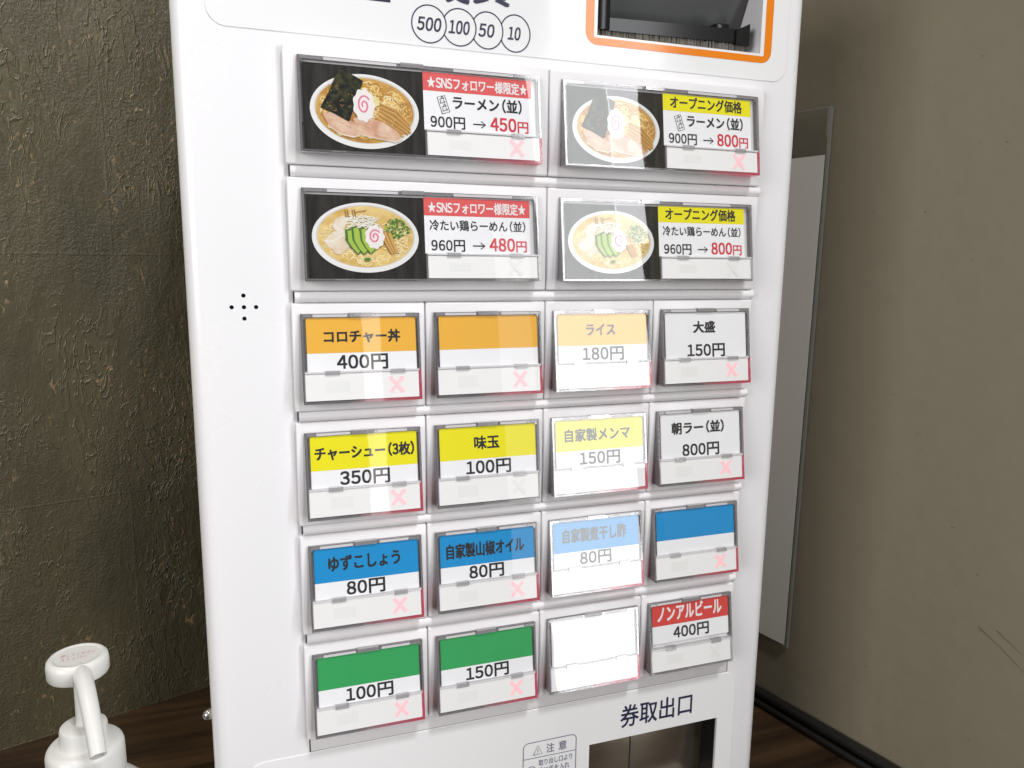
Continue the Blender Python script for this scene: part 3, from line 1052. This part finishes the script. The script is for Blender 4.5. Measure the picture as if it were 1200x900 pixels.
def button_body(x0, x1, seam, wx0, zlow=None):
    """white pressing part in the lower area and the grey tray behind the card"""
    mb = MB()
    a = (x0 + 0.016) if wx0 is None else wx0 + 0.004
    zt, zb = -seam - 0.004, -CB + 0.022
    d = 0.006
    mb.hexa([(a, yf(zt, d), zt), (x1 - .022, yf(zt, d), zt), (x1 - .022, yf(zb, d), zb), (a, yf(zb, d), zb),
             (a, -0.002, zt), (x1 - .022, -0.002, zt), (x1 - .022, -0.002, zb), (a, -0.002, zb)], M['button'])
    # faint round lamp window at the left of the pressing part
    xm = a + (x1 - a) * 0.18
    mb.rect(xm, xm + 0.17, zb + 0.055, zt - 0.055, lambda x, z: yf(z, d - 0.0012), M['smudge'])
    return mb


def cross_mesh(cx, cz, mat, s=0.049):
    mb = MB()
    for sg in (1, -1):
        for k in range(7):
            t = (k - 3) / 3
            x, z = cx + t * s * 0.86, cz + sg * t * s
            r = 0.0158
            mb.flat([(x + r * math.cos(j * math.pi / 5), z + r * math.sin(j * math.pi / 5)) for j in range(10)],
                    lambda x, z, k=k, sg=sg: yf(z, 0.006 - 0.0015 - 0.0002 * (k + (7 if sg < 0 else 0))), mat)
    return mb


def tray(mb, x0, x1, zt, zb):
    d = 0.040
    mb.hexa([(x0, yf(zt, d), zt), (x1, yf(zt, d), zt), (x1, yf(zb, d), zb), (x0, yf(zb, d), zb),
             (x0, -0.0015, zt), (x1, -0.0015, zt), (x1, -0.0015, zb), (x0, -0.0015, zb)], M['tray'])


CD = 0.020                       # depth of the card behind the clear face


def small_card(band, bandtop, name, nbox, price, pbox, namecol='ink', nb=0.0034, short=False):
    mb = MB()
    tray(mb, 0.080, 0.918, -0.098, -0.50)
    y = lambda k: (lambda x, z: yf(z, CD - 0.0009 * k))
    zb = -0.462 if short else -0.503
    mb.rect(0.098, 0.916, zb, -0.108, y(0), M['card'])
    if band:
        mb.rect(0.098, 0.916, bandtop, -0.108, y(1), M[band])
    if name:
        mb.text(name, nbox[0], nbox[1], nbox[2], nbox[3], y(2), M[namecol], nb)
    if price:
        mb.text(price, pbox[0], pbox[1], pbox[2], pbox[3], y(2), M['ink'], 0.0032)
    return mb


# ---- printed bowls for the wide picture cards (all inks of one flat print)
def picture(mb, kind):
    cnt = [0]

    def y():
        cnt[0] += 1
        k = cnt[0]
        return lambda x, z: yf(z, CD - 0.0012 - 0.00003 * k)
    mb.rect(0.130, 0.988, -0.722, -0.118, lambda x, z: yf(z, CD), M['slate'])
    cx, cz, a, b = (0.562, -0.432, 0.388, 0.262) if kind == 1 else (0.550, -0.420, 0.390, 0.254)

    def P(u, v):
        return (cx + a * u, cz + b * v)

    def ell(u, v, ru, rv, mat, n=40, wob=0.0):
        mb.flat([P(u + ru * (1 + wob * math.cos(9 * t)) * math.cos(t), v + rv * (1 + wob * math.cos(9 * t)) * math.sin(t)) for t in [2 * math.pi * i / n for i in range(n)]], y(), mat)

    def poly(px, mat):
        if kind == 1:
            f = lambda p: P((p[0] - 394) / 232, (330 - p[1]) / 160)
        else:
            f = lambda p: P((p[0] - 393) / 229, (283 - p[1]) / 148)
        mb.flat([f(p) for p in px], y(), mat)

    def line(px, w, mat):
        if kind == 1:
            f = lambda p: P((p[0] - 394) / 232, (330 - p[1]) / 160)
        else:
            f = lambda p: P((p[0] - 393) / 229, (283 - p[1]) / 148)
        mb.ribbon([f(p) for p in px], w, y(), mat)

    ell(0, 0, 1.0, 1.0, M['bowl'], 64)
    ell(0, 0.035, 0.925, 0.90, M['bowlshade'], 64)
    ell(0, 0.025, 0.90, 0.875, M['soup' if kind == 1 else 'soup2'], 64)
    rnd = random.Random(kind)

    def noodles(n, region, mats, ln=70, w=0.007):
        for _ in range(n):
            px, py = region(rnd)
            ang = rnd.uniform(0, math.pi)
            pts = []
            ph = rnd.uniform(0, 6)
            for i in range(9):
                s = (i / 8 - .5) * ln * rnd.uniform(.95, 1.05)
                o = 9 * math.sin(ph + i * 0.9)
                pts.append((px + s * math.cos(ang) - o * math.sin(ang), py + (s * math.sin(ang) + o * math.cos(ang)) * .8))
            lim = (1 if kind == 1 else 1)
            ok = all(((p[0] - 394) / 200) ** 2 + ((p[1] - (330 if kind == 1 else 283)) / (133 if kind == 1 else 122)) ** 2 < 1 for p in pts)
            if ok:
                line(pts, w * rnd.uniform(.7, 1.2), rnd.choice(mats))

    def shine(n):
        for _ in range(n):
            t, r = rnd.uniform(0, 6.28), math.sqrt(rnd.uniform(.2, 1)) * .82
            q = rnd.uniform(.008, .022)
            ell(r * math.cos(t), r * math.sin(t) * .95, q, q * .8, M['leek'], 8)

    def fishcake(u, v, ru, rv):
        ell(u, v, ru, rv, M['naruto'], 72, 0.06)
        pts = []
        for i in range(26):
            t = i / 25 * 2 * math.pi * 1.55
            r = 0.62 * (1 - i / 25 * 0.82)
            pts.append(P(u + ru * r * math.cos(t + 0.6), v + rv * r * math.sin(t + 0.6)))
        mb.ribbon(pts, 0.013, y(), M['pink'])

    if kind == 1:
        nm = [M['noodle'], M['noodle'], M['noodle2'], M['noodle3']]
        noodles(210, lambda r: (r.uniform(400, 600), r.uniform(200, 380)), nm, 60)
        noodles(60, lambda r: (r.uniform(215, 420), r.uniform(400, 470)), nm, 50)
        noodles(30, lambda r: (r.uniform(190, 260), r.uniform(250, 350)), nm, 45)
        for i in range(15):
            o = i * 5.2
            q = rnd.uniform(-9, 9)
            st = [(436 + o * .35 + q, 318 + 46 - o), (490 + o * .5, 352 + 40 - o + q * .4), (556 + o * .45 + q * 1.6, 402 + 26 - o * .7 + q)]
            line(st, 0.015, M[('menma', 'menmad', 'noodle2')[i % 3]])
            line([(a_ + 2, b_ - 3) for a_, b_ in st], 0.004, M['noodle'])
        shine(26)
        poly([(212, 352), (250, 340), (300, 362), (352, 392), (372, 430), (340, 446), (280, 436), (238, 402)], M['meat'])
        poly([(340, 362), (392, 352), (462, 370), (525, 405), (548, 440), (520, 456), (440, 446), (372, 432), (344, 400)], M['meat'])
        line([(238, 402), (280, 432), (340, 444), (372, 430)], 0.009, M['chicken'])
        line([(372, 432), (440, 444), (520, 454), (546, 440)], 0.009, M['chicken'])
        line([(250, 344), (300, 366), (350, 396)], 0.006, M['chicken'])
        for _ in range(34):
            xx = rnd.uniform(235, 515)
            zz = 372 + (xx - 235) * .16 + rnd.uniform(-14, 22)
            line([(xx, zz), (xx + 14, zz + 6 + rnd.uniform(-3, 3)), (xx + 26, zz + 9)], rnd.uniform(.003, .007), M[rnd.choice(('chicken', 'meat', 'porkdark'))])
        poly([(285, 158), (330, 170), (388, 200), (360, 278), (322, 380), (262, 350), (204, 326), (240, 262)], M['nori'])
        for _ in range(26):
            xx, zz = rnd.uniform(235, 350), rnd.uniform(220, 340)
            line([(xx, zz), (xx + rnd.uniform(-14, 14), zz + rnd.uniform(-10, 10))], 0.004, M['menmad'])
        ell(0.165, 0.29, 0.11, 0.15, M['ginger'], 30, 0.12)
        fishcake(-0.03, 0.16, 0.195, 0.44)
    else:
        nm = [M['noodle3'], M['noodle'], M['noodle3'], M['soup2']]
        noodles(190, lambda r: (r.uniform(230, 560), r.uniform(330, 400)), nm, 55)
        noodles(80, lambda r: (r.uniform(480, 600), r.uniform(230, 340)), nm, 50)
        noodles(40, lambda r: (r.uniform(190, 260), r.uniform(230, 340)), nm, 45)
        shine(30)
        poly([(212, 300), (250, 262), (292, 248), (312, 262), (296, 308), (262, 334), (232, 326)], M['chicken'])
        poly([(246, 330), (282, 300), (316, 296), (318, 326), (280, 356), (254, 350)], M['chicken'])
        line([(212, 300), (250, 300), (300, 270)], 0.008, M['leek'])
        poly([(248, 240), (262, 210), (296, 192), (318, 205), (300, 246), (270, 258)], M['chicken'])
        for _ in range(46):
            xx, zz = rnd.uniform(318, 430), rnd.uniform(196, 246)
            an = rnd.uniform(-0.9, 0.9)
            line([(xx - 24 * math.cos(an), zz - 15 * math.sin(an)), (xx, zz - 4), (xx + 24 * math.cos(an), zz + 15 * math.sin(an))], 0.005, M['leek'])
        for x_ in (306, 316, 336, 346):
            line([(x_, 166), (x_ + 5, 200)], 0.006, M['menmad'])
        line([(346, 178), (396, 168)], 0.006, M['menmad'])
        for _ in range(120):
            t, r = rnd.uniform(0, 6.28), math.sqrt(rnd.random())
            xx, zz = 522 + 56 * r * math.cos(t), 240 + 40 * r * math.sin(t)
            if ((xx - 394) / 200) ** 2 + ((zz - 283) / 122) ** 2 < 1:
                an = rnd.uniform(0, 3.1)
                line([(xx, zz), (xx + 10 * math.cos(an), zz + 8 * math.sin(an))], 0.010, M[rnd.choice(['scallion', 'scallion', 'cukeskin', 'cuke'])])
        for i in range(9):
            o = i * 7
            line([(440 + o, 250 + o * .2), (470 + o * .7, 300 + o * .1), (500 + o * .45, 352 - o * .1)], 0.011, M['menma' if i % 3 else 'menmad'])
        for (tx, tz, bx, bz) in ((312, 252, 352, 350), (338, 240, 378, 352), (372, 244, 408, 348)):
            dx = 20
            body = [(tx - 10, tz), (tx + 12, tz - 6), (tx + 36, (tz + bz) / 2 - 12), (bx + 22, bz - 14), (bx + 2, bz + 6), (bx - 24, bz - 20), (tx - 6, (tz + bz) / 2)]
            poly(body, M['cukeskin'])
            poly([(p[0] * .8 + (tx + bx) / 2 * .2 + 4, p[1] * .9 + (tz + bz) / 2 * .1) for p in body], M['cuke'])
        ell(0.0, -0.62, 0.06, 0.05, M['scallion'], 16, 0.2)
        fishcake(0.155, 0.03, 0.18, 0.34)
    return mb


def wide_card(kind, band, bandtxt, bcol, name, old, new, newcol):
    mb = MB()
    tray(mb, 0.118, 1.885, -0.098, -0.53)
    y = lambda k: (lambda x, z: yf(z, CD - 0.0009 * k))
    picture(mb, kind)
    mb.rect(0.988, 1.836, -0.530, -0.112, y(0), M['card'])
    mb.rect(0.988, 1.836, -0.246, -0.112, y(1), M[band])
    if band == 'salmon':
        mb.text(bandtxt, 1.020, 1.802, -0.228, -0.137, y(2), M[bcol], 0.0018)
    else:
        mb.text(bandtxt, 1.055, 1.750, -0.226, -0.124, y(2), M[bcol], 0.0024)
    if kind == 1:
        mb.text(name, 1.210, 1.755, -0.370, -0.266, y(2), M['ink'], 0.0026)
        # small slanted seal with two columns of tiny marks
        c, s = math.cos(math.radians(17)), math.sin(math.radians(17))

        def R(px, pz):
            return (1.138 + px * c - pz * s, -0.340 + px * s + pz * c)
        box = [R(-.030, -.062), R(.030, -.062), R(.030, .062), R(-.030, .062), R(-.030, -.062)]
        mb.ribbon(box, 0.005, y(2), M['ink'])
        for i in range(4):
            zz = -0.045 + i * 0.029
            mb.ribbon([R(-.020, zz), R(.020, zz + 0.004)], 0.0045, y(2), M['ink'])
            mb.ribbon([R(-.018 + .012 * (i % 2), zz), R(-.012 + .020 * (i % 2), zz + .022)], 0.0045, y(3), M['ink'])
            mb.ribbon([R(.016, zz - .004), R(.010, zz + .020)], 0.004, y(3), M['ink'])
    else:
        mb.text(name, 1.027, 1.797, -0.358, -0.274, y(2), M['ink'], 0.0014)
    mb.text(old, 1.036, 1.300, -0.514, -0.424, y(2), M['ink'], 0.0018)
    mb.arrow(1.362, 1.460, -0.468, y(2), M['ink'])
    mb.text(new, 1.498, 1.706, -0.508, -0.405, y(2), M[newcol], 0.003)
    mb.text('円', 1.716, 1.804, -0.513, -0.426, y(2), M[newcol], 0.0018)
    return mb


SEAM = 0.512


def place(col, row, w, card, lit, label):
    o = W(col, ROWY[row], 0)
    btn = obj('menu_button', bezel_mesh(w), o, root, label)
    x0, x1 = (0.060, 0.945) if w < 1.5 else (0.098, 1.905)
    seam = SEAM if w < 1.5 else 0.540
    wx0 = None if w < 1.5 else 1.000
    obj('price_card', card, o, btn, autosmooth=False)
    obj('push_plate', button_body(x0, x1, seam, wx0), o, btn)
    cx = 0.752 if w < 1.5 else 1.700
    cz = -(seam + CB) / 2 + 0.010
    obj('lamp', cross_mesh(cx, cz, M['cross' if lit else 'crossoff'], 0.048), o, btn, 'lit red cross lamp' if lit else 'unlit cross lamp', autosmooth=False)
    obj('clear_cover', cover_mesh(w, x0, x1, seam, wx0, lit), o, btn, autosmooth=False)
    return btn


PBOX = {2: (0.340, 0.642), 3: (0.312, 0.694)}


def pb(s):
    a = PBOX[len(s) - 1]
    return (a[0], a[1], -0.495, -0.378)


place(0, 0, 2, wide_card(1, 'salmon', '★SNSフォロワー様限定★', 'whiteink', 'ラーメン（並）', '900円', '450', 'redink'), True, 'wide picture button for ramen under a red band, price 450 yen')
place(2, 0, 2, wide_card(1, 'yellow', 'オープニング価格', 'ink', 'ラーメン（並）', '900円', '800', 'redink'), True, 'wide picture button for ramen under a yellow band, price 800 yen, lamp lit')
place(0, 1, 2, wide_card(2, 'salmon', '★SNSフォロワー様限定★', 'whiteink', '冷たい鶏らーめん（並）', '960円', '480', 'redink'), False, 'wide picture button for cold chicken ramen under a red band')
place(2, 1, 2, wide_card(2, 'yellow', 'オープニング価格', 'ink', '冷たい鶏らーめん（並）', '960円', '800', 'redink'), False, 'wide picture button for cold chicken ramen under a yellow band')

SMALL = [
    (0, 2, 'orange', 'コロチャー丼', (0.223, 0.794, -0.294, -0.196), '400円', True, 'button with orange card priced 400 yen'),
    (1, 2, 'orange', None, None, None, True, 'button with orange and white card without writing'),
    (2, 2, 'orange', 'ライス', (0.348, 0.621, -0.284, -0.188), '180円', True, 'button with orange card priced 180 yen'),
    (3, 2, None, '大盛', (0.375, 0.600, -0.285, -0.181), '150円', True, 'button with all white card priced 150 yen'),
    (0, 3, 'yellow', 'チャーシュー（3枚）', (0.130, 0.893, -0.292, -0.184), '350円', True, 'button with yellow card priced 350 yen'),
    (1, 3, 'yellow', '味玉', (0.385, 0.600, -0.292, -0.182), '100円', False, 'button with yellow card priced 100 yen'),
    (2, 3, 'yellow', '自家製メンマ', (0.179, 0.795, -0.292, -0.177), '150円', True, 'button with yellow card priced 150 yen'),
    (3, 3, None, '朝ラー（並）', (0.206, 0.749, -0.294, -0.181), '800円', True, 'button with all white card priced 800 yen'),
    (0, 4, 'blue', 'ゆずこしょう', (0.205, 0.769, -0.290, -0.172), '80円', True, 'button with blue card with hiragana lettering'),
    (1, 4, 'blue', '自家製山椒オイル', (0.150, 0.828, -0.308, -0.184), '80円', True, 'button with blue card with eight letters'),
    (2, 4, 'blue', '自家製煮干し酢', (0.180, 0.793, -0.292, -0.168), '80円', True, 'button with blue card washed out by reflection'),
    (3, 4, 'blue', None, None, None, True, 'button with blue and white card without writing'),
    (0, 5, 'green', None, None, '100円', True, 'button with green card priced 100 yen'),
    (1, 5, 'green', None, None, '150円', True, 'button with green card priced 150 yen'),
    (2, 5, None, None, None, None, True, 'button with blank white card'),
    (3, 5, 'red', 'ノンアルビール', (0.153, 0.844, -0.262, -0.118), '400円', False, 'button with red card priced 400 yen'),
]
for (c, r, band, nm, nb, pr, lit, lab) in SMALL:
    short = band == 'red'
    bt = {'orange': -0.366, 'yellow': -0.367, 'blue': -0.372, 'green': -0.368, 'red': -0.300}.get(band, 0)
    pbox = pb(pr) if pr else None
    if short:
        pbox = (0.316, 0.700, -0.440, -0.322)
    card = small_card(band, bt, nm, nb, pr, pbox, 'whiteink' if short else 'ink', 0.0034, short)
    place(c, r, 1, card, lit, lab)

# ------------------------------------------------------------------ pump bottle at the left
BX, BZ = -1.80, 1.03
RS = 0.87                        # slimmer than a first estimate
bo = W(BX, HC, BZ)
bottle = thing('pump_bottle', bo, 'white plastic pump dispenser bottle on the counter left of the machine', 'bottle')
mb = MB()
mb.lathe([(r * RS, z) for r, z in [(0.02, 0.0), (0.54, 0.0), (0.58, 0.05), (0.58, 1.45), (0.55, 1.62), (0.42, 1.75), (0.30, 1.80), (0.28, 1.86), (0.27, 1.92)]], M['bottle'], 48)
obj('body', mb, bo, bottle)
mb = MB()
mb.lathe([(r * RS, z) for r, z in [(0.30, 1.88), (0.345, 1.885), (0.347, 1.90), (0.345, 2.12), (0.338, 2.15), (0.320, 2.172), (0.29, 2.182), (0.05, 2.184)]], M['pump'], 160, ribs=((2, 3), 0.012))
obj('cap', mb, bo, bottle)
mb = MB()
mb.lathe([(r * RS, z) for r, z in [(0.215, 2.18), (0.213, 2.32), (0.205, 2.343), (0.185, 2.352), (0.10, 2.354), (0.065, 2.358), (0.060, 2.40), (0.052, 2.85), (0.05, 2.90)]], M['pump'], 40)
obj('stem', mb, bo, bottle)
mb = MB()
HZ = 2.99
prof = [(0.10, HZ - 0.17), (0.262, HZ - 0.165), (0.272, HZ - 0.150), (0.273, HZ - 0.06), (0.266, HZ - 0.025), (0.245, HZ - 0.004), (0.225, HZ), (0.214, HZ - 0.002), (0.206, HZ - 0.006), (0.19, HZ - 0.006), (0.01, HZ - 0.006)]
mb.lathe([(r * RS, z) for r, z in prof], M['pump'], 56)
for k, word in enumerate(('押してください', 'ストッパー')):
    tm = MB()
    tm.text(word, -0.125, 0.135 - 0.06 * k, -0.02 - 0.07 * k, 0.035 - 0.07 * k, 0.0, M['redtext'], 0.0)
    ca, sa = math.cos(math.radians(8)), math.sin(math.radians(8))
    mb.raw([(x * ca - z * sa, x * sa + z * ca + 0.02, HZ - 0.0045) for x, y, z in tm.v], tm.f, M['redtext'])
head = obj('pump_head', mb, bo, bottle)
mb = MB()
path, rad = [], []
for i in range(13):
    t = i / 12
    path.append((0.03 + 0.25 * t, -0.08 - 0.80 * t, 2.905 + 0.05 * math.sin(t * 3) - 0.33 * t ** 1.9))
    rad.append(0.074 - 0.014 * t)
mb.tube(path, rad, M['pump'], 24, cap=False)
inner = [(p[0], p[1], p[2]) for p in path[-4:]]
mb.tube(inner[::-1], [0.040] * 4, M['pump'], 16, cap=False)
# end ring of the nozzle
n0, n1 = 12 * 24, len(mb.v) - 4 * 16
ra = [mb.v[n0 + k] for k in range(24)]
c0 = Vector(path[-1])
rb = [tuple(c0 + (Vector(v) - c0) * 0.66) for v in ra]
mb.raw(ra + rb, [[k, (k + 1) % 24, 24 + (k + 1) % 24, 24 + k] for k in range(24)], M['pump'])
dp = c0 + (Vector(path[-2]) - c0) * 1.2
mb.raw([tuple(Vector(v) + (dp - c0) * 0.3) for v in rb], [list(range(24))], M['hole'])
obj('spout', mb, bo, bottle)

# ------------------------------------------------------------------ clear holder with paper on the right wall
hs = RP + nr * 0.06 * U
mb = MB()


def on_wall(s, d, Y):
    """point on the right wall: s towards the viewer, d out of the wall, Y panel height"""
    p = (wr_dir * s + nr * d)
    return (p.x, p.y, HC - Y)


def slab(mb, s0, s1, d0, d1, Y0, Y1, mat, lean=0.0):
    v = [on_wall(s1, d1, Y0), on_wall(s0, d1, Y0), on_wall(s0 - lean, d1, Y1), on_wall(s1 - lean, d1, Y1),
         on_wall(s1, d0, Y0), on_wall(s0, d0, Y0), on_wall(s0 - lean, d0, Y1), on_wall(s1 - lean, d0, Y1)]
    mb.hexa(v, mat)


slab(mb, -3.6, 0.300, 0.046, 0.052, -2.21, 4.93, M['acrylic'], 0.055)
slab(mb, 0.300, 0.330, 0.015, 0.055, -2.22, 4.94, M['acrylicedge'], 0.055)
slab(mb, -3.6, 0.300, 0.018, 0.052, -2.235, -2.212, M['acrylicedge'])
slab(mb, -3.6, 0.275, 0.018, 0.052, 4.932, 4.955, M['acrylicedge'], 0.0)
slab(mb, 0.288, 0.318, 0.052, 0.075, -2.20, -1.86, M['acrylicedge'])
hold = obj('sign_holder', mb, W(6.52557, HC, 2.4606) * 1.0, autosmooth=False)
tag(hold, 'clear acrylic sign holder fixed on the olive grey wall beside the machine', 'sign holder')
bm = bmesh.new(); bm.from_mesh(hold.data); bmesh.ops.recalc_face_normals(bm, faces=bm.faces); bm.to_mesh(hold.data); bm.free()
mb = MB()
slab(mb, -3.4, 0.282, 0.056, 0.060, -1.65, 4.92, M['paper'], 0.055)
pp = obj('paper_sheet', mb, W(6.52557, HC, 2.4606), autosmooth=False)
tag(pp, 'blank cream paper sheet on the clear acrylic holder at the right', 'paper')
bm = bmesh.new(); bm.from_mesh(pp.data); bmesh.ops.recalc_face_normals(bm, faces=bm.faces); bm.to_mesh(pp.data); bm.free()

# old scratches and specks on the right wall
mb = MB()
rnd = random.Random(5)


def mark(sa, Ya, sb, Yb, w):
    a, b_ = Vector(on_wall(sa, 0.004, Ya)), Vector(on_wall(sb, 0.004, Yb))
    d = (b_ - a).normalized()
    n = d.cross(nr) * (w / 2)
    mb.raw([tuple(a + n), tuple(a - n), tuple(b_ - n * 0.4), tuple(b_ + n * 0.4)], [[0, 1, 2, 3]], M['scuff'])


mark(2.62, 3.62, 2.86, 3.75, 0.012)
mark(2.86, 3.75, 3.12, 3.93, 0.009)
mark(2.80, 3.58, 3.08, 3.74, 0.010)
for _ in range(46):
    sa, Ya = rnd.uniform(0.6, 3.4), rnd.uniform(-3, 5.4)
    L_ = rnd.choice((0.012, 0.015, 0.02, 0.035))
    an = rnd.uniform(-0.8, 0.8)
    mark(sa, Ya, sa + L_ * math.cos(an), Ya + L_ * math.sin(an), rnd.uniform(0.004, 0.009))
sc = obj('scuff_marks', mb, RP, rw, autosmooth=False)
